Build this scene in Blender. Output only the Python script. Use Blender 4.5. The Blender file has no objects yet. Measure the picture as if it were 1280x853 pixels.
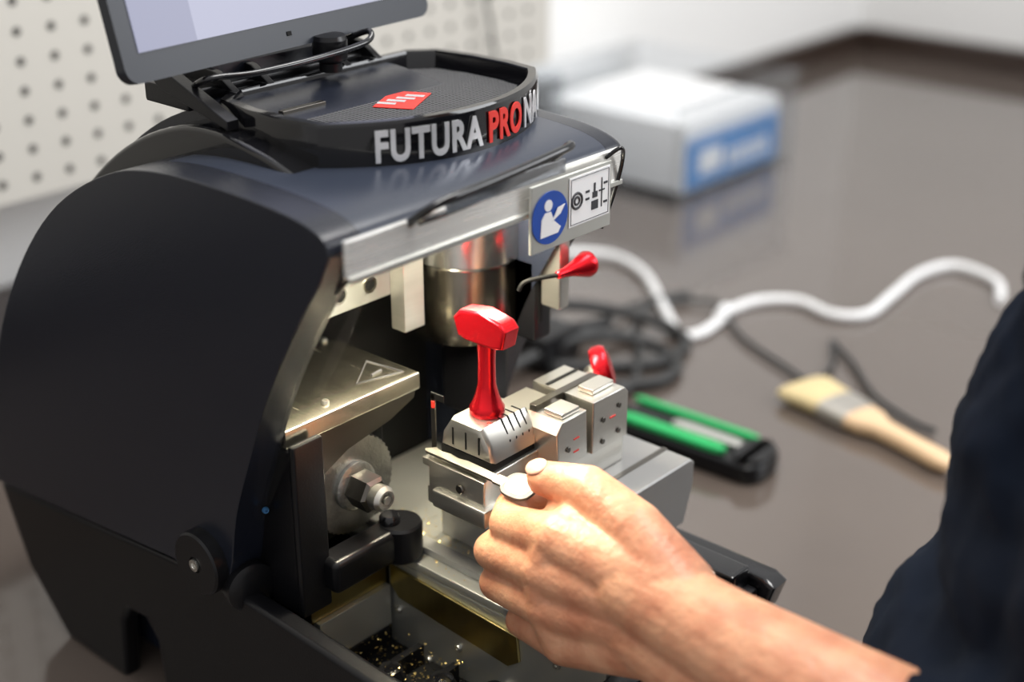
import bpy, bmesh, math, random
from mathutils import Vector, Matrix
random.seed(4)
scene=bpy.context.scene
COL=scene.collection

# ------------------------------------------------------------ materials
def mat(name,col,rough=.5,metal=0.,spec=.5,coat=0.,bump=0.,bscale=200.,var=0.,vscale=8.,emit=None,es=0.,sss=0.,trans=0.,stretch=None,rvar=0.,col2=None):
    m=bpy.data.materials.new(name); m.use_nodes=True
    nt=m.node_tree; b=nt.nodes['Principled BSDF']
    c=(col[0],col[1],col[2],1)
    b.inputs['Base Color'].default_value=c
    b.inputs['Roughness'].default_value=rough
    b.inputs['Metallic'].default_value=metal
    b.inputs['Specular IOR Level'].default_value=spec
    b.inputs['Coat Weight'].default_value=coat
    b.inputs['Coat Roughness'].default_value=.05
    if trans: b.inputs['Transmission Weight'].default_value=trans
    if sss:
        b.inputs['Subsurface Weight'].default_value=sss
        b.inputs['Subsurface Radius'].default_value=(1,.35,.2)
        b.inputs['Subsurface Scale'].default_value=.006
    if emit:
        b.inputs['Emission Color'].default_value=(emit[0],emit[1],emit[2],1)
        b.inputs['Emission Strength'].default_value=es
    tc=nt.nodes.new('ShaderNodeTexCoord')
    src=tc.outputs['Object']
    if stretch:
        mp=nt.nodes.new('ShaderNodeMapping'); mp.inputs['Scale'].default_value=stretch
        nt.links.new(src,mp.inputs['Vector']); src=mp.outputs['Vector']
    n=nt.nodes.new('ShaderNodeTexNoise'); n.inputs['Scale'].default_value=vscale; n.inputs['Detail'].default_value=4
    nt.links.new(src,n.inputs['Vector'])
    mix=nt.nodes.new('ShaderNodeMix'); mix.data_type='RGBA'
    mix.inputs[6].default_value=c
    if col2:
        ramp=nt.nodes.new('ShaderNodeMapRange'); ramp.inputs['From Min'].default_value=.35; ramp.inputs['From Max'].default_value=.68
        nt.links.new(n.outputs['Fac'],ramp.inputs['Value']); nt.links.new(ramp.outputs['Result'],mix.inputs['Factor'])
        mix.inputs[7].default_value=(*col2,1)
    else:
        mix.blend_type='MULTIPLY'
        ramp=nt.nodes.new('ShaderNodeMapRange')
        ramp.inputs['To Min'].default_value=1-var; ramp.inputs['To Max'].default_value=1+var*.5
        nt.links.new(n.outputs['Fac'],ramp.inputs['Value'])
        mix.inputs['Factor'].default_value=1
        nt.links.new(ramp.outputs['Result'],mix.inputs[7])
    nt.links.new(mix.outputs[2],b.inputs['Base Color'])
    if rvar:
        r2=nt.nodes.new('ShaderNodeMapRange'); r2.inputs['To Min'].default_value=max(.02,rough-rvar); r2.inputs['To Max'].default_value=rough+rvar
        nt.links.new(n.outputs['Fac'],r2.inputs['Value']); nt.links.new(r2.outputs['Result'],b.inputs['Roughness'])
    if bump:
        n2=nt.nodes.new('ShaderNodeTexNoise'); n2.inputs['Scale'].default_value=bscale; n2.inputs['Detail'].default_value=3
        nt.links.new(src,n2.inputs['Vector'])
        bp=nt.nodes.new('ShaderNodeBump'); bp.inputs['Strength'].default_value=bump; bp.inputs['Distance'].default_value=.001
        nt.links.new(n2.outputs['Fac'],bp.inputs['Height']); nt.links.new(bp.outputs['Normal'],b.inputs['Normal'])
    return m

M={}
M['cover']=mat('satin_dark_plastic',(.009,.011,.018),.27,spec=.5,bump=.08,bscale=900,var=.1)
M['hood']=mat('hood_sheen_plastic',(.024,.030,.046),.28,spec=.55,bump=.08,bscale=900,var=.1)  # paler and bluer than the cover: sky highlight put into the base colour
M['gloss']=mat('gloss_black',(.005,.005,.006),.10,spec=.45,coat=.25,var=.1)
M['black']=mat('satin_black',(.005,.005,.006),.28,spec=.3,var=.2,bump=.08,bscale=500)
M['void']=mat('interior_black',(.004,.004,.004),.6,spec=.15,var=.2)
M['steel']=mat('machined_steel',(.56,.545,.50),.30,.95,var=.08,vscale=30,bump=.03,bscale=120,stretch=(1,1,8),rvar=.04)
M['nickel']=mat('nickel_plate',(.64,.60,.50),.25,1.,var=.1,vscale=20,bump=.06,bscale=80,stretch=(12,1,1),rvar=.06)
M['alu']=mat('anodised_grey',(.28,.28,.275),.40,.55,var=.1,vscale=30)
M['alul']=mat('light_aluminium',(.58,.58,.54),.34,.8,var=.12,vscale=14)
M['brushed']=mat('brushed_grey_metal',(.45,.44,.40),.32,.9,var=.15,vscale=20,stretch=(1,1,10))
M['frost']=mat('brushed_strip_led_glow',(.90,.89,.85),.26,.55,var=.22,vscale=10,stretch=(1,1,20),rvar=.1)  # near-white base stands in for LED glow along the strip
M['brass']=mat('olive_brass',(.40,.33,.14),.28,1.,var=.25,vscale=15,stretch=(1,6,1))
M['darkmetal']=mat('dark_steel',(.14,.13,.115),.3,1.,var=.2,vscale=20)
M['keysteel']=mat('key_steel',(.085,.083,.078),.45,.6,var=.25,vscale=200)
M['keyblade']=mat('key_blade_nickel',(.36,.34,.29),.35,.95,var=.15,vscale=100)
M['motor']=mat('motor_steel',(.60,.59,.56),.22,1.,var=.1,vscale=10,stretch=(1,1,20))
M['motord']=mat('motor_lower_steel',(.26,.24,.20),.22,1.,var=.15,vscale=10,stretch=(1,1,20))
M['red']=mat('red_anodised',(.55,.007,.015),.26,.8,var=.1,coat=.12)
M['redtxt']=mat('red_lettering',(.66,.03,.02),.4)
M['chrome']=mat('lettering_silver',(.78,.78,.80),.25,.6)
M['white']=mat('white_plastic',(.84,.84,.84),.45,var=.04)
M['label']=mat('label_white',(.8,.8,.8),.5,var=.03)
M['ink']=mat('label_ink',(.03,.03,.035),.6)
M['blue']=mat('sticker_blue',(.008,.06,.34),.4,var=.05)
M['boxblue']=mat('carton_blue',(.06,.24,.55),.6,var=.3,vscale=25)
M['bluedot']=mat('blue_screw',(.04,.14,.30),.4)
M['led']=mat('led_strip',(1,.97,.9),.5,emit=(1,.95,.82),es=9.)
M['screen']=mat('tablet_display',(.02,.02,.02),.3,spec=.2,emit=(.33,.34,.47),es=1)
M['screen2']=mat('tablet_panel',(.02,.02,.02),.3,spec=.2,emit=(.46,.47,.61),es=1)
M['tabletb']=mat('tablet_bezel',(.016,.019,.026),.35,spec=.35,var=.05)
M['skin']=mat('skin',(.60,.305,.18),.42,spec=.42,sss=.25,vscale=38,bump=.9,bscale=190,col2=(.45,.180,.10))
M['nail']=mat('nail',(.58,.33,.25),.28,sss=.2)
M['cloth']=mat('navy_cloth',(.006,.009,.017),.9,spec=.05,var=.4,vscale=10,bump=.6,bscale=60)
M['trouser']=mat('trouser_cloth',(.03,.032,.04),.9,var=.2)
M['hair']=mat('hair',(.03,.018,.01),.6,var=.4,vscale=60,bump=.8,bscale=150)
M['shoe']=mat('shoe_leather',(.02,.018,.016),.4)
M['table']=mat('glossy_counter',(.108,.086,.073),.09,spec=.7,coat=.3,var=.2,vscale=3)
M['backs']=mat('dark_backsplash',(.040,.026,.020),.3,var=.15)
M['wall']=mat('painted_wall',(.82,.815,.80),.75,var=.05,vscale=2)
M['floorm']=mat('floor_vinyl',(.22,.21,.20),.5,var=.2)
M['peg']=mat('pegboard_enamel',(.54,.52,.475),.5,var=.05,vscale=3)
M['hole_shade']=mat('pegboard_hole_shade',(.03,.028,.025),.9)  # dark colour standing in for the shade inside the holes
M['cableb']=mat('black_cable_rubber',(.02,.02,.02),.5)
M['green']=mat('green_rubber',(.01,.42,.11),.4,var=.1)
M['wood']=mat('light_wood',(.72,.50,.30),.5,var=.15,vscale=30,stretch=(1,8,1))
M['brist']=mat('natural_bristle',(.70,.56,.30),.8,var=.4,vscale=150,bump=1,bscale=400,stretch=(1,.1,1))
M['ferr']=mat('tin_ferrule',(.55,.52,.47),.35,.8,var=.1)
M['chips']=mat('brass_chips',(.80,.60,.22),.35,1.)
M['wheel']=mat('cutter_wheel',(.42,.42,.40),.32,1.,var=.3,vscale=60,bump=.6,bscale=300)

def clearmat(name,tint,fac,rough=.03,k=1.):
    m=bpy.data.materials.new(name); m.use_nodes=True; nt=m.node_tree; nt.nodes.clear()
    o=nt.nodes.new('ShaderNodeOutputMaterial'); t=nt.nodes.new('ShaderNodeBsdfTransparent'); g=nt.nodes.new('ShaderNodeBsdfGlossy')
    x=nt.nodes.new('ShaderNodeMixShader'); fr=nt.nodes.new('ShaderNodeLayerWeight'); fr.inputs[0].default_value=.3
    ad=nt.nodes.new('ShaderNodeMath'); ad.operation='MULTIPLY_ADD'; ad.inputs[1].default_value=k; ad.inputs[2].default_value=fac
    n=nt.nodes.new('ShaderNodeTexNoise'); n.inputs['Scale'].default_value=6
    mr=nt.nodes.new('ShaderNodeMapRange'); mr.inputs['To Min'].default_value=rough; mr.inputs['To Max'].default_value=rough+.08
    nt.links.new(n.outputs['Fac'],mr.inputs['Value']); nt.links.new(mr.outputs['Result'],g.inputs['Roughness'])
    t.inputs[0].default_value=(*tint,1)
    nt.links.new(fr.outputs['Fresnel'],ad.inputs[0]); nt.links.new(ad.outputs[0],x.inputs[0])
    nt.links.new(t.outputs[0],x.inputs[1]); nt.links.new(g.outputs[0],x.inputs[2]); nt.links.new(x.outputs[0],o.inputs[0])
    return m
M['clear']=clearmat('clear_acrylic',(.97,.98,.97),.01,.03,.12)
M['clearh']=clearmat('smoked_acrylic',(.60,.62,.65),.22,.05,.6)
M['clear2']=clearmat('clear_bin_plastic',(.97,.98,.99),.03,.25,.22)

def grille():
    m=mat('mesh_grille',(.03,.03,.032),.6,spec=.1,var=0)
    nt=m.node_tree; b=nt.nodes['Principled BSDF']
    tc=nt.nodes.new('ShaderNodeTexCoord'); v=nt.nodes.new('ShaderNodeTexVoronoi'); v.voronoi_dimensions='2D'; v.inputs['Scale'].default_value=300; v.inputs['Randomness'].default_value=0
    r=nt.nodes.new('ShaderNodeMapRange'); r.inputs['From Min'].default_value=.34; r.inputs['From Max'].default_value=.44; r.inputs['To Min'].default_value=.0; r.inputs['To Max'].default_value=1
    nt.links.new(tc.outputs['Object'],v.inputs['Vector']); nt.links.new(v.outputs['Distance'],r.inputs['Value'])
    mx=nt.nodes.new('ShaderNodeMix'); mx.data_type='RGBA'; mx.inputs[6].default_value=(.001,.001,.001,1); mx.inputs[7].default_value=(.12,.12,.125,1)
    nt.links.new(r.outputs['Result'],mx.inputs['Factor']); nt.links.new(mx.outputs[2],b.inputs['Base Color'])
    return m
M['grille']=grille()

# ------------------------------------------------------------ helpers
def empty(name,loc=(0,0,0)):
    e=bpy.data.objects.new(name,None); e.location=loc; e.empty_display_size=.03; COL.objects.link(e); return e
def addobj(name,me,m,parent,smooth=False):
    o=bpy.data.objects.new(name,me); COL.objects.link(o)
    if m: me.materials.append(m)
    if smooth:
        for p in me.polygons: p.use_smooth=True
    if parent:
        o.parent=parent; o.matrix_parent_inverse=Matrix.Translation(-parent.location)
    return o
def fin(bm,name,m,parent,smooth=False,autos=None):
    bmesh.ops.recalc_face_normals(bm,faces=bm.faces)
    me=bpy.data.meshes.new(name); bm.to_mesh(me); bm.free()
    o=addobj(name,me,m,parent,smooth)
    return o
def smooth_by_angle(o,ang=40):
    for p in o.data.polygons: p.use_smooth=True
    try: o.data.set_sharp_from_angle(angle=math.radians(ang))
    except Exception: pass
    wn=o.modifiers.new('weighted_normal','WEIGHTED_NORMAL'); wn.keep_sharp=True; wn.weight=80
def box(name,b,m,parent,bev=.001,seg=2,rot=None):
    x0,x1,y0,y1,z0,z1=b
    c=Vector(((x0+x1)/2,(y0+y1)/2,(z0+z1)/2))
    bm=bmesh.new(); bmesh.ops.create_cube(bm,size=1)
    bmesh.ops.scale(bm,vec=(x1-x0,y1-y0,z1-z0),verts=bm.verts)
    if bev: bmesh.ops.bevel(bm,geom=list(bm.edges),offset=bev,segments=seg,profile=.5,affect='EDGES')
    if rot: bmesh.ops.rotate(bm,cent=(0,0,0),matrix=rot,verts=bm.verts)
    bmesh.ops.translate(bm,vec=c,verts=bm.verts)
    o=fin(bm,name,m,parent); smooth_by_angle(o); return o
def prism(name,pts,x0,x1,m,parent,bev=0,seg=3,axis='x',sel=None,ang=35):
    """pts: outline; extruded along axis. axis x: pts=(y,z); z: pts=(x,y); y: pts=(x,z)"""
    def mk(p,h):
        return {'x':(h,p[0],p[1]),'z':(p[0],p[1],h),'y':(p[0],h,p[1])}[axis]
    bm=bmesh.new()
    a=[bm.verts.new(mk(p,x0)) for p in pts]; b=[bm.verts.new(mk(p,x1)) for p in pts]
    n=len(pts); fa=bm.faces.new(a); fb=bm.faces.new(b[::-1])
    for i in range(n): bm.faces.new((a[i],b[i],b[(i+1)%n],a[(i+1)%n]))
    bmesh.ops.recalc_face_normals(bm,faces=bm.faces)
    if bev:
        if sel is None: ed=list(fa.edges)+list(fb.edges)
        else:
            ed=[]
            for cap in sel:
                vs=a if cap[0]=='a' else b
                for i in range(cap[1],cap[2]):
                    e=bm.edges.get((vs[i%n],vs[(i+1)%n])); 
                    if e: ed.append(e)
        bmesh.ops.bevel(bm,geom=ed,offset=bev,segments=seg,profile=.5,affect='EDGES',clamp_overlap=True)
    o=fin(bm,name,m,parent); smooth_by_angle(o,ang); return o
def spline(pts,n=6,closed=False):
    out=[];N=len(pts)
    P=[Vector(p) for p in pts]
    for i in range(N-1 if not closed else N):
        p0=P[i-1] if (i>0 or closed) else P[0]; p1=P[i]; p2=P[(i+1)%N]; p3=P[(i+2)%N] if (i+2<N or closed) else P[-1]
        for k in range(n):
            t=k/n
            out.append(.5*((2*p1)+(-p0+p2)*t+(2*p0-5*p1+4*p2-p3)*t*t+(-p0+3*p1-3*p2+p3)*t**3))
    if not closed: out.append(P[-1])
    return out
def axmat(axis):
    z=Vector(axis).normalized()
    return z.to_track_quat('Z','Y').to_matrix().to_4x4()
def lathe(name,prof,loc,axis,m,parent,seg=40,ang=35,sc=None):
    bm=bmesh.new(); rings=[]
    for r,h in prof:
        if r<1e-6: rings.append([bm.verts.new((0,0,h))])
        else: rings.append([bm.verts.new((r*math.cos(2*math.pi*i/seg),r*math.sin(2*math.pi*i/seg),h)) for i in range(seg)])
    for a,b in zip(rings,rings[1:]):
        if len(a)==1 and len(b)==1: continue
        for i in range(seg):
            j=(i+1)%seg
            if len(a)==1: bm.faces.new((a[0],b[j],b[i]))
            elif len(b)==1: bm.faces.new((a[i],a[j],b[0]))
            else: bm.faces.new((a[i],a[j],b[j],b[i]))
    if len(rings[0])>1: bm.faces.new(rings[0][::-1])
    if len(rings[-1])>1: bm.faces.new(rings[-1])
    if sc: bmesh.ops.scale(bm,vec=sc,verts=bm.verts)
    bmesh.ops.transform(bm,matrix=Matrix.Translation(Vector(loc))@axmat(axis),verts=bm.verts)
    o=fin(bm,name,m,parent); smooth_by_angle(o,ang); return o
def cyl(name,loc,axis,r,h,m,parent,seg=32,bev=.0006):
    return lathe(name,[(r-bev,0),(r,bev),(r,h-bev),(r-bev,h)],loc,axis,m,parent,seg)
def tube(name,pts,r,m,parent,sm=True,res=8,cyclic=False):
    cu=bpy.data.curves.new(name,'CURVE'); cu.dimensions='3D'; cu.bevel_depth=r; cu.bevel_resolution=4; cu.use_fill_caps=True
    pp=spline(pts,res,cyclic) if sm else [Vector(p) for p in pts]
    s=cu.splines.new('POLY'); s.points.add(len(pp)-1)
    for i,p in enumerate(pp): s.points[i].co=(p[0],p[1],p[2],1)
    s.use_cyclic_u=cyclic; s.use_smooth=True
    o=bpy.data.objects.new(name,cu); COL.objects.link(o); cu.materials.append(m)
    if parent: o.parent=parent; o.matrix_parent_inverse=Matrix.Translation(-parent.location)
    return o
def capsule(bm,p0,p1,r0,r1,seg=20,sq=None):
    p0=Vector(p0);p1=Vector(p1);d=p1-p0;L=max(d.length,1e-5)
    rings=[]
    for k in range(6): a=math.pi/2*(k/6); rings.append((-math.cos(a)*r0,math.sin(a)*r0))
    rings.append((0,r0)); rings.append((L,r1))
    for k in range(1,7): a=math.pi/2*(k/6); rings.append((L+math.sin(a)*r1,math.cos(a)*r1))
    q=d.to_track_quat('Z','Y').to_matrix()
    vr=[]
    for h,r in rings:
        if r<1e-6: vr.append([bm.verts.new(p0+q@Vector((0,0,h)))])
        else: vr.append([bm.verts.new(p0+q@Vector((r*math.cos(2*math.pi*i/seg),r*math.sin(2*math.pi*i/seg),h))) for i in range(seg)])
    for a,b in zip(vr,vr[1:]):
        for i in range(seg):
            j=(i+1)%seg
            if len(a)==1: bm.faces.new((a[0],b[j],b[i]))
            elif len(b)==1: bm.faces.new((a[i],a[j],b[0]))
            else: bm.faces.new((a[i],a[j],b[j],b[i]))
def ellipsoid(bm,c,s,rot=None):
    r=bmesh.ops.create_icosphere(bm,subdivisions=3,radius=1)
    vs=r['verts']; bmesh.ops.scale(bm,vec=s,verts=vs)
    if rot: bmesh.ops.rotate(bm,cent=(0,0,0),matrix=rot,verts=vs)
    bmesh.ops.translate(bm,vec=c,verts=vs)
def organic(bm,name,m,parent,vox,smooth=6,disp=None):
    me=bpy.data.meshes.new(name); bm.to_mesh(me); bm.free()
    o=addobj(name,me,m,parent,True)
    r=o.modifiers.new('remesh','REMESH'); r.mode='VOXEL'; r.voxel_size=vox; r.use_smooth_shade=True
    s=o.modifiers.new('smooth','SMOOTH'); s.factor=.6; s.iterations=smooth
    if disp:
        tx=bpy.data.textures.new(name+'_folds','CLOUDS'); tx.noise_scale=disp[0]; tx.noise_depth=2
        d=o.modifiers.new('folds','DISPLACE'); d.texture=tx; d.strength=disp[1]; d.mid_level=.5; d.texture_coords='GLOBAL'
    return o
def screw(name,loc,axis,r,parent,m=None):
    return lathe(name,[(r,0),(r,.0012),(r*.8,.0022),(r*.45,.0022),(r*.4,.0010),(0,.0010)],loc,axis,m or M['steel'],parent,16)

# ============================================================ ROOM
table=empty('counter_table')
box('table_top',(-1.4,2.28,-.19,.98,-.04,0),M['table'],table,.003)
box('cabinet_front',(-1.38,2.26,-.13,.97,-.86,-.045),M['backs'],table,.002)
box('wall_back',(-1.6,2.45,1.0,1.1,-.9,1.7),M['wall'],None,0)
box('wall_right',(2.3,2.4,-2.2,1.0,-.9,1.7),M['wall'],None,0)
box('floor',(-1.6,2.4,-2.2,1.0,-.95,-.9),M['floorm'],None,0)
box('trim_1',(-1.4,2.275,.975,.999,-.01,.052),M['backs'],None,.002)
box('trim_2',(2.270,2.299,-.21,.974,-.01,.052),M['backs'],None,.002)
# pegboard
peg=empty('pegboard')
box('panel',(-1.2,.98,.80,.812,.222,1.3),M['peg'],peg,.001)
box('panel_frame',(-1.2,.975,.812,.998,.225,1.3),M['wall'],peg,.001)
bm=bmesh.new()
for i in range(36):
    for j in range(20):
        x=-.35+i*.040; z=.244+j*.031
        if x>.96: continue
        c=bmesh.ops.create_circle(bm,cap_ends=True,radius=.0048,segments=14)
        bmesh.ops.rotate(bm,cent=(0,0,0),matrix=Matrix.Rotation(math.pi/2,3,'X'),verts=c['verts'])
        bmesh.ops.translate(bm,vec=(x,.7995,z),verts=c['verts'])
fin(bm,'hole_shade_discs',M['hole_shade'],peg)  # flat dark discs on the panel, painted shade instead of drilled holes

# ============================================================ MACHINE
K=empty('key_cutting_machine',(0,.15,0))
top=[(.016,.424),(.022,.434),(.05,.441),(.11,.4435),(.175,.441),(.23,.428),(.295,.393),(.350,.342),(.397,.276),(.432,.195),(.446,.122)]
back=[p for p in spline([(a,b,0) for a,b in top],5)]
outl=[(p[0],p[1]) for p in back]
front=[(.205,.150),(.152,.150),(.136,.165),(.124,.215),(.104,.265),(.083,.312),(.052,.366),(.026,.405)]
fr=[(p[0],p[1]) for p in spline([(a,b,0) for a,b in front[1:]],4)]
full=outl+[front[0]]+fr
nb=len(outl)
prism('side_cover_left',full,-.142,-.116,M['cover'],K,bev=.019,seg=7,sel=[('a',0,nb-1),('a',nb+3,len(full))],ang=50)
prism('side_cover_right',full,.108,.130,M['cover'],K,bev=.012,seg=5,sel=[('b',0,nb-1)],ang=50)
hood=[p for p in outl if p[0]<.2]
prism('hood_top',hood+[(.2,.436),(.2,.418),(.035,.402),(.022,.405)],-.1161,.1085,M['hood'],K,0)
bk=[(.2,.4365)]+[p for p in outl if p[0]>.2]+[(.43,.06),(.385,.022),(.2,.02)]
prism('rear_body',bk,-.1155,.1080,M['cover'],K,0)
# lower housing
low=[(.446,.118),(.203,.146),(.150,.149),(.08,.146),(.008,.142),(-.12,.143),(-.130,.138),(-.124,.118),(-.05,.09),(.04,.055),(.09,.0),(.236,.0),(.240,.06),(.252,.074),(.275,.072),(.285,.055),(.292,.0),(.372,.0),(.42,.05)]
prism('base_side_left',low,-.140,-.124,M['black'],K,bev=.004,seg=3)
prism('base_side_right',low,.122,.142,M['gloss'],K,bev=.004,seg=3)
box('base_tray_floor',(-.124,.122,-.08,.2,.045,.07),M['void'],K,.002)
box('base_tray_front',(-.124,.122,-.118,-.10,.09,.135),M['black'],K,.003)
box('base_pan',(-.124,.122,.09,.2,.0,.045),M['void'],K,.002)
for i in range(7):
    box('tray_rib_%d'%(i+1),(-.123,-.035,.165-.035*i,.171-.035*i,.07,.086),M['black'],K,.001)
for i in range(4):
    lathe('drain_ball_%d'%(i+1),[(0,0),(.008,.002),(.011,.008),(.008,.015),(0,.018)],(-.085+.016*i,.095-.035*i,.07),(0,0,1),M['gloss'],K,20)
lathe('visor_pivot_cap',[(.022,0),(.0235,.001),(.0235,.010),(.022,.0115),(.006,.0115),(.006,.010),(0,.010)],(-.141,.161,.167),(-1,0,0),M['black'],K,48)
lathe('pivot_screw',[(.0045,0),(.0045,.003),(.0025,.003),(.002,.0015),(0,.0015)],(-.151,.161,.167),(-1,0,0),M['steel'],K,20)
lathe('pivot_boss',[(.018,0),(.018,.012),(.014,.014),(0,.014)],(-.128,.140,.152),(-.2,-1,0),M['black'],K,32)
screw('blue_marker_screw',(-.120,.121,.212),(-.3,-1,0),.0024,K,M['bluedot'])
# hump
hp=[(.10,.443),(.13,.451),(.175,.457),(.215,.453),(.265,.434),(.315,.402),(.368,.352),(.412,.287),(.447,.205),(.458,.12)]
hs=[(p[0],p[1]) for p in spline([(a,b,0) for a,b in hp],4)]
prism('rear_shroud',hs+[(.44,.06),(.38,.03),(.3,.03),(.2,.3)],-.096,.100,M['gloss'],K,bev=.005,seg=3)
hs2=[(y-.002 if y>.2 else y+.02,z+.009) for y,z in hs if z>.25]
prism('rear_shroud_inner',hs2+[(.3,.25)],-.074,.084,M['cover'],K,bev=.004,seg=3)
# tray with lettering band
CX,CY,R=.028,.198,.143
def arc(R,a0,a1,n): return [(CX+R*math.sin(math.radians(a0+(a1-a0)*i/n)),CY-R*math.cos(math.radians(a0+(a1-a0)*i/n))) for i in range(n+1)]
a_=arc(R,-46,46,28); xl=a_[0][0]; xr=a_[-1][0]
oo=a_+[(xr+.004,.125),(xr+.004,.16),(xr-.002,.195),(xr-.02,.210),(xl+.02,.210),(xl-.0,.195),(xl-.006,.16),(xl-.005,.125)]
cen=Vector((CX,.135))
def inset(pts,sx,sy): return [(cen.x+(p[0]-cen.x)*sx,cen.y+(p[1]-cen.y)*sy) for p in pts]
bm=bmesh.new()
rings=[]
ZT=.4705
for sx,sy,z in [(1.0,1.0,.430),(1.003,1.006,.450),(1.0,1.0,ZT-.003),(.985,.98,ZT),(.93,.92,ZT),(.92,.905,ZT-.002),(.90,.885,.458)]:
    rings.append([bm.verts.new((p[0],p[1],z)) for p in inset(oo,sx,sy)])
n=len(oo)
for a,b in zip(rings,rings[1:]):
    for i in range(n): bm.faces.new((a[i],a[(i+1)%n],b[(i+1)%n],b[i]))
bm.faces.new(rings[-1])
o=fin(bm,'top_tray_band',M['gloss'],K); smooth_by_angle(o,30)
prism('tray_grille',inset(oo,.86,.82),.4582,.4592,M['grille'],K,axis='z')
R3=Matrix.Rotation(.5,3,'Z')
box('red_tag',(.010,.054,.120,.148,.4594,.4599),M['redtxt'],K,0,rot=R3)
for i in range(4):
    box('tag_line_%d'%(i+1),(.015+.009*i,.020+.009*i,.128,.141,.4600,.4603),M['chrome'],K,0,rot=R3)
box('steel_rule',(-.052,-.015,.158,.163,.4593,.464),M['darkmetal'],K,.0005)
def bandtext(name,txt,m,s0,size,z0,sx=.70):
    cu=bpy.data.curves.new(name,'FONT'); cu.body=txt; cu.size=size; cu.extrude=.0004; cu.offset=.0009; cu.space_character=1.1; cu.resolution_u=6
    t=bpy.data.objects.new(name,cu); COL.objects.link(t)
    bpy.context.view_layer.update()
    dg=bpy.context.evaluated_depsgraph_get()
    me=bpy.data.meshes.new_from_object(t.evaluated_get(dg)); bpy.data.objects.remove(t)
    bm=bmesh.new(); bm.from_mesh(me)
    bmesh.ops.subdivide_edges(bm,edges=[e for e in bm.edges if e.calc_length()>.004],cuts=3)
    for v in bm.verts: v.co.x*=sx
    w=max(v.co.x for v in bm.verts)
    for v in bm.verts:
        ph=(s0+v.co.x)/R; rr=R*1.004+.0008+v.co.z
        v.co=Vector((CX+rr*math.sin(ph),CY-rr*math.cos(ph),z0+v.co.y))
    fin(bm,name,m,K)
    return s0+w
s=bandtext('lettering_silver','FUTURA',M['chrome'],-.081,.0275,.4460)
s=bandtext('lettering_red','PRO',M['redtxt'],s+.005,.0275,.4460)
s=bandtext('lettering_silver_end','NA',M['chrome'],s+.004,.0275,.4460)
# visor
box('visor_strip',(-.136,.112,.008,.012,.411,.4335),M['frost'],K,.001)
box('visor_strip_lip',(-.136,.112,.006,.008,.4085,.412),M['alul'],K,.0005)
box('led_bar',(-.10,.10,.05,.062,.396,.401),M['led'],K,.0005)
box('visor_label_plate',(.013,.094,.002,.0045,.385,.430),M['alul'],K,.0005)
tube('visor_edge',[(-.122,.012,.426),(-.122,.022,.405),(-.122,.053,.3745),(-.121,.085,.322),(-.121,.1026,.2886),(-.121,.128,.235),(-.121,.143,.19)],.0012,M['black'],K)
pr=[(p[0],p[1]) for p in spline([(.006,.41,0),(.03,.36,0),(.075,.29,0),(.125,.2,0)],5)]
pb=[(p[0]+.018,p[1]+.012) for p in pr][::-1]
prism('visor_side_clear',pr+pb,-.1215,-.1200,M['clear'],K)
tube('visor_handle',[(-.086,.014,.428),(-.086,-.004,.441),(-.078,-.010,.4465),(-.03,-.011,.4495),(.030,-.010,.4535),(.040,-.004,.452),(.040,.014,.436)],.0027,M['gloss'],K)
tube('visor_handle_lower',[(-.084,.004,.432),(-.072,-.006,.437),(-.03,-.008,.440),(.026,-.007,.444),(.037,.004,.440)],.0016,M['gloss'],K)
box('handle_grip',(-.076,.030,-.0115,-.0095,.439,.4485),M['clearh'],K,.0008)
tube('visor_hook',[(.095,.008,.430),(.101,.0,.437),(.108,.004,.425),(.107,.010,.400),(.100,.014,.378)],.0014,M['gloss'],K)
SX,SZ=.0305,.4065
lathe('sticker_disc',[(.0175,0),(.0175,.0006),(0,.0006)],(SX,.0018,SZ),(0,-1,0),M['blue'],K,48)
lathe('sticker_head',[(.0038,0),(.0038,.0003),(0,.0003)],(SX-.0022,.0011,SZ+.0085),(0,-1,0),M['label'],K,24)
prism('sticker_body',[(SX+.9*a,SZ+.9*b) for a,b in [(-.011,-.013),(.008,-.013),(.011,-.009),(.0035,-.003),(0,.0045),(-.006,.0045),(-.010,0)]],.0011,.0006,M['label'],K,axis='y')
prism('sticker_book',[(SX+.9*a,SZ+.9*b) for a,b in [(.001,-.003),(.010,.001),(.015,.007),(.007,.006)]],.0005,.0002,M['label'],K,axis='y')
box('label',(.0495,.0915,.0012,.0018,.394,.4275),M['label'],K,.0002)
def ring(name,c,r,w,m,y):
    tube(name,[(c[0]+r*math.cos(a*math.pi/8),y,c[1]+r*math.sin(a*math.pi/8)) for a in range(16)],w,m,K,False,cyclic=True)
ring('label_icon_ring',(.057,.411),.0052,.0009,M['ink'],.0012); ring('label_icon_ring_in',(.057,.411),.0025,.0008,M['ink'],.0012)
for i,(a,b,c,d) in enumerate([(.0775,.082,.411,.4125),(.0775,.082,.406,.4075),(.085,.093,.398,.404),(.086,.092,.406,.410),(.0875,.0895,.410,.416),(.097,.098,.398,.418),(.094,.101,.409,.410),(.100,.1045,.400,.4015),(.100,.1045,.413,.4145)]):
    q=lambda x: .0495+(x-.058)*.84
    box('label_mark_%d'%(i+1),(q(a),q(b),.0008,.0013,c+.003,d+.003),M['ink'],K,0)
tube('label_border',[(.051,.0011,.3955),(.0900,.0011,.3955),(.0900,.0011,.4260),(.051,.0011,.4260)],.0003,M['ink'],K,False,cyclic=True)
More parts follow.
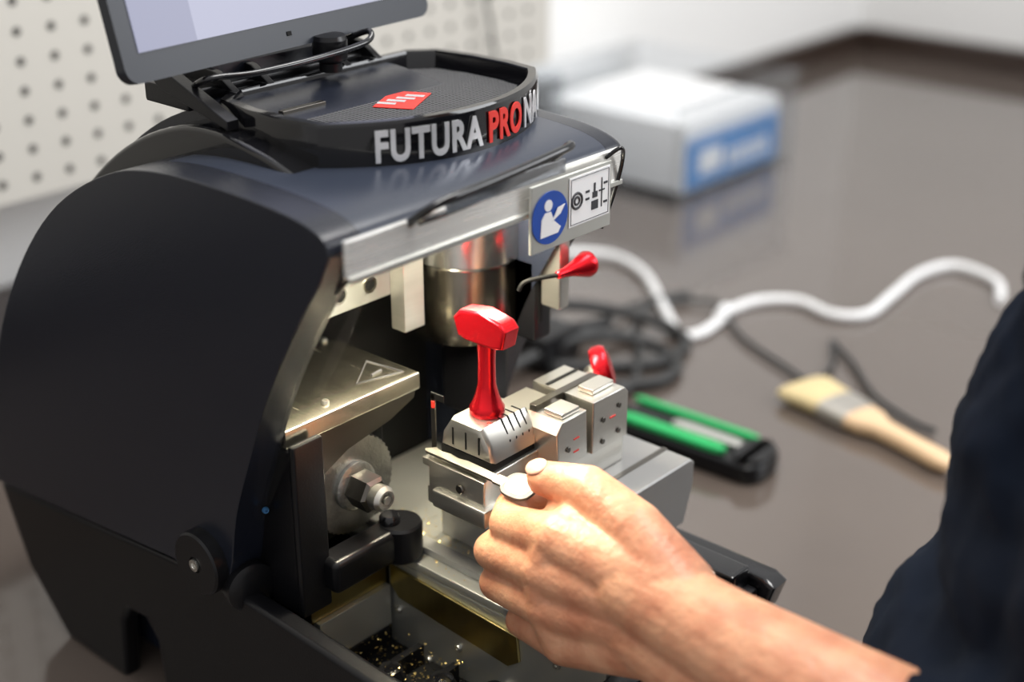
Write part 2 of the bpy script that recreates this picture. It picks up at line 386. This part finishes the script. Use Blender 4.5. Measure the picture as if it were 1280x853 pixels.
# interior
box('interior_back',(-.116,.108,.195,.205,.07,.42),M['void'],K,0)
box('slotted_rail',(-.115,.030,.150,.162,.314,.341),M['alul'],K,.001)
for i in range(5):
    lathe('rail_hole_%d'%(i+1),[(.0062,0),(.0062,.0012),(.0048,.0012),(.0045,.0004),(0,.0004)],(-.105+.0285*i,.150,.328),(0,-1,0),M['nickel'],K,20)
    lathe('rail_hole_core_%d'%(i+1),[(.0043,0),(.0043,.0009),(0,.0009)],(-.105+.0285*i,.150,.328),(0,-1,0),M['void'],K,20)
box('head_bracket',(.014,.034,.120,.134,.297,.41),M['brushed'],K,.001)
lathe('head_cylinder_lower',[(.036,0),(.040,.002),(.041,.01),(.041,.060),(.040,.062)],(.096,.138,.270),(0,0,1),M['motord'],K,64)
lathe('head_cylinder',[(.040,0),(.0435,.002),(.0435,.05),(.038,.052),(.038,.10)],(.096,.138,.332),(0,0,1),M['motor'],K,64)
box('head_block',(.108,.128,.080,.125,.270,.335),M['black'],K,.003)
box('head_block_slot',(.112,.116,.0792,.0802,.285,.325),M['void'],K,0)
box('head_side_plate',(.112,.124,.060,.078,.300,.375),M['brushed'],K,.002)
lathe('red_lever_knob',[(.002,0),(.0030,.001),(.0036,.008),(.005,.016),(.0085,.027),(.0098,.031),(.0092,.034),(.006,.035),(0,.0345)],(.097,.050,.335),(1,-.05,.0),M['red'],K,36)
tube('lever_stem',[(.074,.066,.326),(.078,.062,.333),(.098,.050,.335)],.0016,M['void'],K)
box('spindle_neck',(.080,.108,.105,.150,.205,.275),M['black'],K,.004)
# guard box
prism('guard_box_plate',[(-.115,.10),(.007,.10),(.007,.200),(-.115,.200)],.262,.276,M['nickel'],K,bev=.002,axis='z')
prism('guard_box_skirt',[(-.093,.2625),(.006,.2625),(.004,.256),(-.02,.247),(-.06,.240),(-.093,.225)],.103,.192,M['darkmetal'],K,axis='y')
tube('warning_triangle',[(x,y,.2762) for x,y in [(-.036,.118),(-.006,.140),(-.001,.108)]],.0006,M['ink'],K,False,cyclic=True)
tube('warning_mark',[(-.020,.120,.2764),(-.010,.121,.2764)],.0010,M['ink'],K,False)
for i,(x,y) in enumerate([(-.002,.19),(-.07,.19),(-.07,.112),(-.086,.15)]): screw('guard_screw_%d'%(i+1),(x,y,.276),(0,0,1),.0028,K)
# motor block + cutter
box('motor_block',(-.116,-.092,.094,.195,.135,.262),M['black'],K,.003)
box('motor_front_plate',(-.118,-.092,.090,.096,.137,.268),M['black'],K,.002)
bm=bmesh.new(); N=96; rr=[]
for y in (.108,.116):
    rr.append([bm.verts.new((-.052+(.0372 if i%2 else .0360)*math.cos(2*math.pi*i/N),y,.207+(.0372 if i%2 else .0360)*math.sin(2*math.pi*i/N))) for i in range(N)])
bm.faces.new(rr[0]); bm.faces.new(rr[1])
for i in range(N): bm.faces.new((rr[0][i],rr[0][(i+1)%N],rr[1][(i+1)%N],rr[1][i]))
fin(bm,'cutter_wheel',M['wheel'],K)
lathe('cutter_hub',[(.018,0),(.018,.003),(.014,.005),(0,.005)],(-.052,.108,.207),(0,-1,0),M['wheel'],K,40)
lathe('cutter_nut',[(.0135,0),(.0135,.016),(.011,.018)],(-.052,.103,.207),(0,-1,0),M['darkmetal'],K,6,20)
lathe('cutter_shaft_end',[(.009,0),(.0095,.008),(.007,.011),(.0055,.011),(.005,.008),(.0032,.008),(.0032,.012),(0,.012)],(-.052,.086,.207),(0,-1,0),M['steel'],K,32)
box('cutter_back_block',(-.092,-.012,.118,.19,.165,.245),M['void'],K,.003)  # plain black block behind the cutter wheel
box('support_arm',(-.098,-.028,.078,.100,.150,.176),M['black'],K,.005,4)
lathe('support_arm_end',[(.0145,0),(.016,.002),(.016,.026),(.0145,.028)],(-.030,.086,.149),(0,0,1),M['black'],K,40)
lathe('support_arm_knob',[(.0075,0),(.0075,.004),(.006,.0065),(0,.007)],(-.036,.090,.177),(0,0,1),M['gloss'],K,28)
box('chip_chute',(-.104,-.032,.100,.106,.120,.148),M['brass'],K,.001)
box('chip_chute_foot',(-.100,-.032,.096,.104,.086,.120),M['alul'],K,.001)
# carriage
box('carriage_side_plate',(-.030,-.024,-.10,.100,.055,.141),M['alul'],K,.001)
prism('carriage_side_insert',[(.096,.137),(-.026,.132),(-.028,.112),(-.018,.104),(.088,.112),(.096,.12)],-.0325,-.030,M['brass'],K,.0006)
for i,(y,z) in enumerate([(.09,.10),(.03,.095),(-.02,.078),(-.06,.125),(.06,.07)]): screw('carriage_screw_%d'%(i+1),(-.0302,y,z),(-1,0,0),.003,K)
box('carriage_deck',(-.030,.11,-.095,.194,.141,.148),M['alul'],K,.0015)
box('carriage_body',(-.024,.108,-.09,.194,.072,.141),M['darkmetal'],K,.001)
box('carriage_step_rail',(-.018,-.006,-.02,.19,.148,.154),M['alu'],K,.001)
box('vise_pedestal',(.010,.058,-.004,.085,.148,.190),M['alu'],K,.002)
box('vise_base',(-.014,.040,.008,.074,.190,.204),M['steel'],K,.0015)
prism('cross_slide',[(.050,.148),(.050,.190),(.062,.200),(.145,.200),(.150,.196),(.150,.178),(.140,.148)],-.040,.072,M['alu'],K,bev=.002,axis='y')
box('slide_groove',(.064,.146,-.018,-.014,.1995,.2008),M['darkmetal'],K,0)
box('right_gloss_panel',(.100,.122,-.11,.05,.09,.150),M['gloss'],K,.003)
# vise 1
lo=[(-.020,.204),(-.020,.229),(-.014,.232),(.040,.233),(.040,.204)]
prism('vise_lower_jaw',lo,.014,.066,M['steel'],K,bev=.001,axis='y')
prism('vise_upper_jaw',[(.016,.238),(.018,.250),(.026,.262),(.054,.262),(.062,.250),(.064,.238)],-.011,.039,M['steel'],K,bev=.005,seg=2)
for i in range(4):
    x=.010+.0065*i
    prism('jaw_slot_%d'%(i+1),[(.0176,.2490),(.0256,.2624),(.034,.2624),(.034,.24),(.0176,.24)],x,x+.0012,M['void'],K)
for i in range(3):
    box('jaw_side_slot_%d'%(i+1),(-.0114,.0,.026+.012*i,.0272+.012*i,.243,.256),M['void'],K,0)
box('jaw_gap',(-.010,.038,.017,.063,.232,.239),M['void'],K,0)
cyl('jaw_mark',(.001,.028,.2612),(0,0,1),.0018,.0012,M['redtxt'],K)
box('jaw_foot_step',(-.024,-.006,.010,.060,.196,.210),M['steel'],K,.002)
cyl('jaw_pin',(-.0205,.035,.218),(-1,0,0),.0035,.002,M['darkmetal'],K)
lathe('clamp_handle_stem',[(.0115,0),(.0122,.001),(.0122,.005),(.0108,.007),(.0082,.014),(.0063,.022),(.0060,.040),(.0066,.052),(.0074,.058)],(.012,.040,.262),(0,0,1),M['red'],K,48)
hd=[(.020,.3165),(.028,.3145),(.053,.3145),(.060,.3165),(.064,.329),(.058,.3355),(.040,.3385),(.022,.3350),(.017,.330)]
prism('clamp_handle_head',hd,.004,.020,M['red'],K,bev=.0025,seg=4)
# gauge stop
box('gauge_blade',(-.0125,-.011,.066,.070,.226,.276),M['darkmetal'],K,.0004)
box('gauge_tip',(-.0125,-.011,.058,.070,.272,.277),M['void'],K,.0004)
box('gauge_red',(-.0135,-.0125,.0655,.0685,.266,.271),M['redtxt'],K,.0002)
box('gauge_arm',(-.018,-.010,.060,.074,.222,.228),M['steel'],K,.001)
# vise 2
box('vise2_base',(.034,.112,-.002,.054,.200,.222),M['steel'],K,.001)
prism('vise2_jaw_a',[(.036,.222),(.034,.250),(.040,.258),(.066,.258),(.068,.222)],-.004,.052,M['steel'],K,bev=.001,axis='y')
prism('vise2_jaw_b',[(.071,.222),(.071,.262),(.106,.262),(.111,.257),(.111,.222)],-.006,.050,M['steel'],K,bev=.001,axis='y')
box('vise2_channel',(.040,.108,.020,.026,.256,.2632),M['darkmetal'],K,.0003)
box('vise2_channel_b',(.072,.108,.036,.039,.260,.2626),M['void'],K,.0002)
box('vise2_cap',(.043,.062,-.001,.016,.258,.262),M['steel'],K,.001)
box('vise2_cap_b',(.080,.104,.002,.016,.262,.266),M['steel'],K,.001)
for i,(x,z) in enumerate([(.046,.235),(.082,.245),(.100,.230),(.082,.228),(.100,.250)]): cyl('vise2_hole_%d'%(i+1),(x,-.0045 if x<.07 else -.0065,z),(0,-1,0),.0020,.0006,M['darkmetal'],K,20,.0002)
for i,(x,z) in enumerate([(.052,.240),(.090,.243),(.052,.230)]): box('vise2_engraving_%d'%(i+1),(x,x+.006,-.0066 if x>.07 else -.0044,-.0042 if x<.07 else -.006,z,z+.0011),M['redtxt'],K,0)
lathe('vise2_knob_shaft',[(.005,0),(.005,.014),(.008,.016),(.008,.02)],(.106,.036,.250),(1,.0,.1),M['steel'],K,24)
lathe('vise2_knob',[(.008,0),(.0155,.001),(.0172,.004),(.0172,.010),(.0155,.013),(.009,.0150),(0,.0155)],(.128,.040,.2525),(.75,-.8,.35),M['red'],K,40)
# brass chips (one object)
bm=bmesh.new()
def chip(x,y,z,s):
    a=[bm.verts.new((x+random.uniform(-s,s),y+random.uniform(-s,s),z+random.uniform(0,s))) for _ in range(3)]
    bm.faces.new(a)
for _ in range(1800):
    chip(random.uniform(-.12,-.034),random.uniform(-.07,.16),.0715+random.choice((0,0,.016)),.0014)
for _ in range(360):
    chip(random.gauss(.0,.014),random.gauss(.10,.03),.1485,.0012)
for _ in range(120):
    chip(random.uniform(-.025,.012),random.uniform(0,.17),.1485,.001)
fin(bm,'brass_shavings',M['chips'],K)

# stand + tablet
st=empty('tablet_stand',(0,.22,.47))
box('stand_plate',(-.085,.085,.214,.262,.460,.474),M['black'],st,.002)
prism('stand_wing',[(.165,.458),(.235,.474),(.250,.486),(.240,.488),(.225,.486),(.165,.464)],-.092,-.082,M['black'],st,.001)
prism('stand_arm',[(.222,.468),(.26,.468),(.262,.500),(.236,.492),(.222,.484)],-.058,.062,M['cover'],st,.001)
for i,x in enumerate((-.060,-.030,.040,.070)):
    prism('stand_rib_%d'%(i+1),[(.198,.4715),(.25,.4715),(.25,.486),(.216,.482)],x,x+.006,M['black'],st,.001)
lathe('stand_knob',[(.008,0),(.008,.006),(.0115,.008),(.0122,.010),(.0122,.022),(.011,.025),(0,.0255)],(.024,.196,.4715),(0,0,1),M['black'],st,24,20)
tube('stand_wire',[(-.082,.215,.474),(-.085,.198,.483),(-.078,.190,.486),(-.05,.184,.485),(.0,.180,.487),(.045,.182,.490),(.055,.190,.495),(.050,.212,.486)],.0022,M['gloss'],st)
tb=empty('tablet_computer',(-.012,.2,.5))
tilt=Matrix.Rotation(math.radians(4),4,'Z')@Matrix.Rotation(math.radians(-14),4,'X')
def tbox(name,b,m,bev): 
    x0,x1,y0,y1,z0,z1=b
    c=Vector(((x0+x1)/2,(y0+y1)/2,(z0+z1)/2))
    bm=bmesh.new(); bmesh.ops.create_cube(bm,size=1); bmesh.ops.scale(bm,vec=(x1-x0,y1-y0,z1-z0),verts=bm.verts)
    if bev: bmesh.ops.bevel(bm,geom=[e for e in bm.edges if abs((e.verts[0].co-e.verts[1].co).y)>1e-5],offset=bev,segments=6,profile=.5,affect='EDGES')
    bmesh.ops.translate(bm,vec=c,verts=bm.verts)
    bmesh.ops.transform(bm,matrix=Matrix.Translation((-.008,.202,.4915))@tilt,verts=bm.verts)
    o=fin(bm,name,m,tb); smooth_by_angle(o); return o
tbox('tablet_body',(-.137,.143,-.004,.005,0,.182),M['tabletb'],.010)
tbox('tablet_screen',(-.124,.130,-.0046,-.0041,.018,.168),M['screen2'],0)
tbox('tablet_screen_pane',(-.124,-.078,-.0050,-.0047,.018,.168),M['screen'],0)
tbox('tablet_camera_dot',(-.002,.002,-.0046,-.0041,.008,.011),M['void'],0)

# ============================================================ KEY
key=empty('key',(-.014,.02,.2355))
def keypart(o,deg=-24):
    o.data.transform(Matrix.Translation((-.0155,0,.2358))@Matrix.Rotation(math.radians(deg),4,'Y')@Matrix.Translation((.0155,0,-.2358)))
keypart(prism('key_blade',[(-.0205,.068),(-.0185,.070),(-.0135,.064),(-.0150,.057),(-.0138,.050),(-.0148,.042),(-.0135,.034),(-.0142,.002),(-.0205,.002)],.2345,.2368,M['keyblade'],key,.0003,axis='z'),-12)
bw=[(-.0155+.0110*math.copysign(abs(math.cos(a))**.75,math.cos(a)),-.0135+.0130*math.copysign(abs(math.sin(a))**.75,math.sin(a))) for a in [2*math.pi*i/40 for i in range(40)]]
keypart(prism('key_bow',bw,.2346,.2369,M['keysteel'],key,.0005,axis='z'),-18)
keypart(prism('key_bow_rim',[(-.0155+(p[0]+.0155)*.72,-.0135+(p[1]+.0135)*.72) for p in bw],.2369,.2372,M['keyblade'],key,.0001,axis='z'),-18)
keypart(box('key_shoulder',(-.0212,-.0132,-.003,.006,.2343,.2370),M['keyblade'],key,.0004),-14)

# ============================================================ OPERATOR
P=empty('machine_operator',(.15,-.42,-.9))
bm=bmesh.new()
W=(-.034,-.150,.202)
fing={
 'index':[(-.038,-.066,.228),(-.032,-.018,.217),(-.013,-.005,.2175),(.003,-.020,.2230)],
 'middle':[(-.044,-.062,.206),(-.038,-.010,.196),(-.012,-.005,.1965),(-.004,-.030,.202)],
 'ring':[(-.046,-.066,.183),(-.039,-.015,.174),(-.012,-.010,.1755),(-.006,-.034,.182)],
 'little':[(-.044,-.078,.160),(-.036,-.034,.151),(-.013,-.027,.154),(-.008,-.046,.162)]}
rad={'index':(.0160,.0128,.0112,.0098),'middle':(.0162,.0130,.0110,.0096),'ring':(.0160,.0125,.0106,.0092),'little':(.0152,.0114,.0096,.0084)}
for k,j in fing.items():
    r=rad[k]
    for a in range(3): capsule(bm,j[a],j[a+1],r[a],r[a+1])
    capsule(bm,(W[0]+.002,W[1]+.008,W[2]+(j[0][2]-.193)*.55),j[0],.025,r[0]+.001)
ks=[fing[k][0] for k in ('index','middle','ring','little')]
for a,b in zip(ks,ks[1:]): capsule(bm,a,b,.0160,.0160)
capsule(bm,(-.026,-.13,.205),(-.02,-.07,.200),.028,.024)      # palm bulk
capsule(bm,(-.028,-.150,.182),(-.024,-.085,.164),.026,.018)   # heel
th=[(-.029,-.150,.222),(-.020,-.112,.245),(-.012,-.068,.2540),(-.012,-.032,.2475)]
tr=(.025,.0182,.0148,.0118)
for a in range(3): capsule(bm,th[a],th[a+1],tr[a],tr[a+1])
ellipsoid(bm,(-.012,-.038,.2486),(.0138,.0185,.0106))
capsule(bm,(-.024,-.115,.232),(-.026,-.066,.234),.018,.013)   # web
capsule(bm,(-.024,-.10,.238),(-.018,-.05,.232),.014,.010)
for dz,dx in ((.014,-.001),(-.014,.001)):
    capsule(bm,(-.032+dx,-.125,.202+dz),(-.036+dx,-.190,.197+dz),.0275,.0300)
    capsule(bm,(-.036+dx,-.190,.197+dz),(-.036+dx,-.27,.188+dz),.0300,.037)
    capsule(bm,(-.036+dx,-.27,.188+dz),(-.030+dx,-.36,.178+dz),.037,.042)
organic(bm,'left_hand_and_forearm',M['skin'],P,.0016,7)
bm=bmesh.new(); ellipsoid(bm,(0,0,0),(.0070,.0086,.0022))
bmesh.ops.transform(bm,matrix=Matrix.Translation((-.0168,-.0290,.2573))@Matrix.Rotation(math.radians(-16),4,'X')@Matrix.Rotation(math.radians(-26),4,'Y'),verts=bm.verts)
fin(bm,'thumb_nail',M['nail'],P,True)
# clothing
bm=bmesh.new()
ellipsoid(bm,(.125,-.355,.13),(.178,.145,.17))
ellipsoid(bm,(.150,-.375,.30),(.180,.130,.18))
ellipsoid(bm,(.150,-.402,.43),(.195,.118,.12))
ellipsoid(bm,(.14,-.41,-.02),(.165,.135,.16))
capsule(bm,(.0,-.42,.49),(.30,-.42,.49),.06,.06)
capsule(bm,(.15,-.42,.50),(.15,-.41,.56),.07,.058)
capsule(bm,(-.01,-.42,.48),(-.020,-.405,.22),.068,.062)
capsule(bm,(-.020,-.405,.22),(-.034,-.322,.188),.062,.056)
capsule(bm,(.32,-.42,.48),(.37,-.46,.22),.066,.052)
capsule(bm,(.37,-.46,.22),(.36,-.39,.02),.050,.036)
organic(bm,'shirt',M['cloth'],P,.006,8,disp=(.05,.020))
bm=bmesh.new()
ellipsoid(bm,(.14,-.41,-.12),(.165,.125,.12))
for sx in (.055,.23):
    capsule(bm,(sx,-.42,-.12),(sx,-.41,-.48),.085,.06); capsule(bm,(sx,-.41,-.48),(sx,-.45,-.83),.06,.045)
organic(bm,'trousers',M['trouser'],P,.01,6)
bm=bmesh.new()
for sx in (.055,.23):
    capsule(bm,(sx,-.46,-.862),(sx,-.32,-.868),.037,.031)
organic(bm,'shoes',M['shoe'],P,.006,4)
bm=bmesh.new()
capsule(bm,(.36,-.39,.03),(.355,-.36,-.05),.028,.022)
capsule(bm,(.355,-.36,-.05),(.35,-.345,-.10),.026,.026)
for k,(dy,L) in enumerate(((.022,.065),(.008,.075),(-.007,.07),(-.021,.055))):
    a=Vector((.35,-.345+dy,-.12)); b=a+Vector((-.008,.006,-L*.5)); c=b+Vector((-.014,.002,-L*.45))
    capsule(bm,a,b,.0105,.0095); capsule(bm,b,c,.0095,.008)
capsule(bm,(.345,-.33,-.07),(.325,-.30,-.11),.013,.011); capsule(bm,(.325,-.30,-.11),(.315,-.292,-.14),.011,.009)
organic(bm,'right_hand',M['skin'],P,.003,4)
HX,HY=-.05,.02
bm=bmesh.new()
def H(c): return (c[0]+HX,c[1]+HY,c[2])
capsule(bm,H((.21,-.43,.54)),H((.205,-.41,.66)),.052,.05)
ellipsoid(bm,H((.20,-.405,.74)),(.074,.092,.105)); ellipsoid(bm,H((.20,-.375,.685)),(.055,.06,.06))
capsule(bm,H((.20,-.318,.745)),H((.20,-.298,.705)),.008,.014)
capsule(bm,H((.18,-.322,.672)),H((.22,-.322,.672)),.008,.008)
ellipsoid(bm,H((.125,-.41,.72)),(.008,.018,.028)); ellipsoid(bm,H((.275,-.41,.72)),(.008,.018,.028))
capsule(bm,H((.165,-.325,.765)),H((.235,-.325,.765)),.010,.010)
organic(bm,'head',M['skin'],P,.004,4)
bm=bmesh.new()
ellipsoid(bm,H((.20,-.425,.775)),(.083,.095,.09)); ellipsoid(bm,H((.20,-.46,.73)),(.078,.065,.09))
organic(bm,'hair',M['hair'],P,.005,2)
for n_,sx in (('eye_left',.172),('eye_right',.228)):
    bm=bmesh.new(); ellipsoid(bm,H((sx,-.318,.742)),(.011,.008,.008)); fin(bm,n_,M['label'],P,True)
    bm=bmesh.new(); ellipsoid(bm,H((sx,-.311,.742)),(.005,.003,.005)); fin(bm,n_+'_iris',M['ink'],P,True)

# ============================================================ TABLE OBJECTS
tool=empty('folding_hex_key_set',(.47,.17,.0))
ax=Vector((.008,-.172,0)).normalized()
def toolpart(name,off,w,h0,h1,m,L0,L1,bv=.002):
    c=Vector((.462,.258,0)); side=Vector((-ax.y,ax.x,0))
    pts=[(L0,.35),(L0+.003,.7),(L0+.010,.92),(L0+.02,1),(L1-.02,1),(L1-.010,.92),(L1-.003,.7),(L1,.35)]
    o=[]
    for t,ww in pts: p=c+ax*t+side*(off+w*ww); o.append((p.x,p.y))
    for t,ww in pts[::-1]: p=c+ax*t+side*(off-w*ww); o.append((p.x,p.y))
    prism(name,o,h0,h1,m,tool,bv,axis='z')
toolpart('handle_shell_black',0,.031,.001,.022,M['black'],0,.178,.005)
toolpart('green_grip_a',.024,.0045,.022,.029,M['green'],.0,.150)
toolpart('green_grip_b',-.018,.0075,.022,.029,M['green'],.01,.135)
toolpart('steel_key_pack',.004,.008,.022,.027,M['alul'],.06,.145)
toolpart('black_key_pack',.003,.008,.022,.026,M['black'],.0,.07)
toolpart('black_end_cap',0,.027,.022,.027,M['black'],.142,.177)
br=empty('paint_brush',(.6,.05,0))
A=Vector((.655,.158,.012)); B=Vector((.594,-.052,.012)); d=(B-A).normalized(); sd=Vector((-d.y,d.x,0))
def loft(name,secs,m,parent,seg=24):
    bm=bmesh.new(); R_=[]
    for t,w,h in secs:
        c=A+d*t
        R_.append([bm.verts.new(c+sd*(w*math.copysign(abs(math.cos(a))**.7,math.cos(a)))+Vector((0,0,h*math.copysign(abs(math.sin(a))**.7,math.sin(a))))) for a in [2*math.pi*i/seg for i in range(seg)]])
    for a,b in zip(R_,R_[1:]):
        for i in range(seg): bm.faces.new((a[i],a[(i+1)%seg],b[(i+1)%seg],b[i]))
    bm.faces.new(R_[0]); bm.faces.new(R_[-1])
    o=fin(bm,name,m,parent); smooth_by_angle(o,50)
loft('bristles',[(0,.034,.006),(.01,.036,.010),(.035,.031,.011),(.06,.028,.011)],M['brist'],br)
loft('ferrule',[(.055,.029,.0115),(.058,.0295,.012),(.09,.0265,.0115),(.092,.026,.011)],M['ferr'],br)
loft('handle',[(.088,.025,.0095),(.105,.023,.010),(.125,.013,.009),(.16,.011,.009),(.20,.0125,.0085),(.216,.0105,.007),(.221,.005,.004)],M['wood'],br)
wc=empty('white_cable',(.85,.4,0))
tube('cable_run_a',[(.55,.66,.03),(.70,.66,.02),(.80,.63,.012),(.85,.575,.008),(.825,.50,.008),(.755,.42,.008),(.695,.350,.007),(.715,.330,.007),(.775,.338,.007)],.0060,M['white'],wc)
tube('cable_run_b',[(.785,.345,.007),(.845,.335,.007),(.880,.295,.007),(.870,.240,.007),(.90,.208,.007),(.98,.214,.008),(1.07,.222,.008),(1.13,.200,.008),(1.115,.135,.007),(1.05,.10,.007)],.0060,M['white'],wc)
tube('cable_connector',[(.765,.337,.009),(.79,.346,.009)],.0088,M['white'],wc,False)
bc=empty('black_cable_bundle',(.7,.35,0))
tube('cable_1',[(.52,.50,.02),(.64,.44,.015),(.73,.44,.01),(.80,.385,.008),(.79,.35,.01),(.74,.29,.006),(.70,.205,.006),(.685,.16,.006),(.74,.165,.006),(.80,.20,.006)],.0032,M['cableb'],bc)
tube('cable_2',[(.80,.20,.006),(.76,.15,.006),(.70,.09,.006),(.67,.03,.006),(.665,-.0,.006)],.0032,M['cableb'],bc)
tube('cable_3',[(.45,.42,.02),(.56,.40,.03),(.63,.36,.015),(.62,.30,.008),(.56,.29,.008),(.50,.36,.008),(.56,.44,.01),(.66,.43,.01)],.0075,M['cableb'],bc)
tube('cable_4',[(.50,.50,.03),(.60,.47,.04),(.68,.40,.02),(.68,.33,.008),(.60,.32,.008),(.52,.40,.008)],.0075,M['cableb'],bc)
tube('cable_5',[(.47,.36,.01),(.52,.30,.01),(.60,.34,.012),(.66,.39,.012),(.74,.43,.01),(.80,.41,.01)],.005,M['cableb'],bc)
box('power_adapter',(.50,.57,.40,.52,.004,.045),M['black'],bc,.006)
# storage bin
bn=empty('clear_storage_bin',(1.2,.78,0))
for nm,b in (('front',(1.09,1.43,.640,.643,.004,.16)),('left',(1.09,1.093,.640,.97,.004,.16)),('right',(1.427,1.43,.640,.97,.004,.16)),('rear',(1.09,1.43,.967,.97,.004,.16)),('bottom',(1.09,1.43,.640,.97,.0,.004)),('rim',(1.084,1.436,.634,.640,.154,.160))):
    box('bin_'+nm,b,M['clear2'],bn,.001)
ct=empty('cardboard_carton',(1.28,.8,0))
box('carton_body',(1.14,1.41,.66,.94,.006,.116),M['white'],ct,.003)
box('carton_print',(1.143,1.408,.6585,.6595,.010,.085),M['boxblue'],ct,0)
box('carton_lid_edge',(1.142,1.408,.6575,.6598,.088,.091),M['boxblue'],ct,0)
box('carton_print_white',(1.18,1.24,.657,.6584,.030,.068),M['label'],ct,0)
for i in range(5): box('carton_window_%d'%(i+1),(1.26+.025*i,1.275+.025*i,.657,.6584,.026,.055),M['label'],ct,0)
b2=empty('clear_storage_tub',(.9,.88,0))
for nm,b in (('front',(.80,1.05,.83,.833,.004,.19)),('left',(.80,.803,.83,.96,.004,.19)),('right',(1.047,1.05,.83,.96,.004,.19)),('rear',(.80,1.05,.957,.96,.004,.19)),('bottom',(.80,1.05,.83,.96,.0,.004))):
    box('tub_'+nm,b,M['clear2'],b2,.001)
box('tub_contents',(.83,1.02,.85,.94,.006,.12),M['label'],b2,.004)
hc=empty('wall_cord',(.6,.79,.3))
tube('hanging_cord',[(.80,.785,.62),(.80,.783,.45),(.815,.78,.36),(.84,.78,.25),(.85,.78,.12),(.82,.74,.01)],.0025,M['cableb'],hc)

# ============================================================ LIGHT
w=bpy.data.worlds.new('world'); scene.world=w; w.use_nodes=True
nt=w.node_tree; bg=nt.nodes['Background']
tc=nt.nodes.new('ShaderNodeTexCoord'); sp=nt.nodes.new('ShaderNodeSeparateXYZ'); rp=nt.nodes.new('ShaderNodeValToRGB')
nt.links.new(tc.outputs['Generated'],sp.inputs[0]); nt.links.new(sp.outputs['Z'],rp.inputs[0]); nt.links.new(rp.outputs[0],bg.inputs[0])
rp.color_ramp.elements[0].color=(.45,.44,.44,1); rp.color_ramp.elements[1].color=(.97,.97,.98,1)
bg.inputs[1].default_value=1.15
def area(name,loc,target,size,power,col):
    l=bpy.data.lights.new(name,'AREA'); l.shape='RECTANGLE'; l.size=size[0]; l.size_y=size[1]; l.energy=power; l.color=col
    o=bpy.data.objects.new(name,l); COL.objects.link(o); o.location=loc
    o.rotation_euler=(Vector(target)-Vector(loc)).to_track_quat('-Z','Y').to_euler(); return o
area('overhead_fill',(.3,-.1,1.75),(.2,.2,0),(1.2,.5),28,(1,.98,.95))  # added area light to brighten the scene from above, no fixture
area('front_right_fill',(1.6,-1.6,1.3),(.3,.2,.2),(1.3,1.1),34,(.95,.97,1))  # unseen soft area light at front right, no window there
l=area('work_lamp',(.0,.075,.394),(.0,.03,.15),(.19,.02),2.4,(1,.91,.70))
l.parent=K; l.matrix_parent_inverse=Matrix.Translation(-K.location)

# ============================================================ CAMERA
cam=bpy.data.cameras.new('camera'); co=bpy.data.objects.new('camera',cam); COL.objects.link(co)
al=math.radians(48.5);thh=math.radians(24)
f=Vector((math.sin(al),math.cos(al),0)); F=f*math.cos(thh)-Vector((0,0,math.sin(thh)))
co.location=(-.627,-.548,.702); co.rotation_euler=F.to_track_quat('-Z','Y').to_euler()
cam.lens=50; cam.sensor_width=36; cam.clip_start=.01
cam.dof.use_dof=True; cam.dof.focus_distance=.95; cam.dof.aperture_fstop=2.5
scene.camera=co
scene.view_settings.view_transform='Standard'
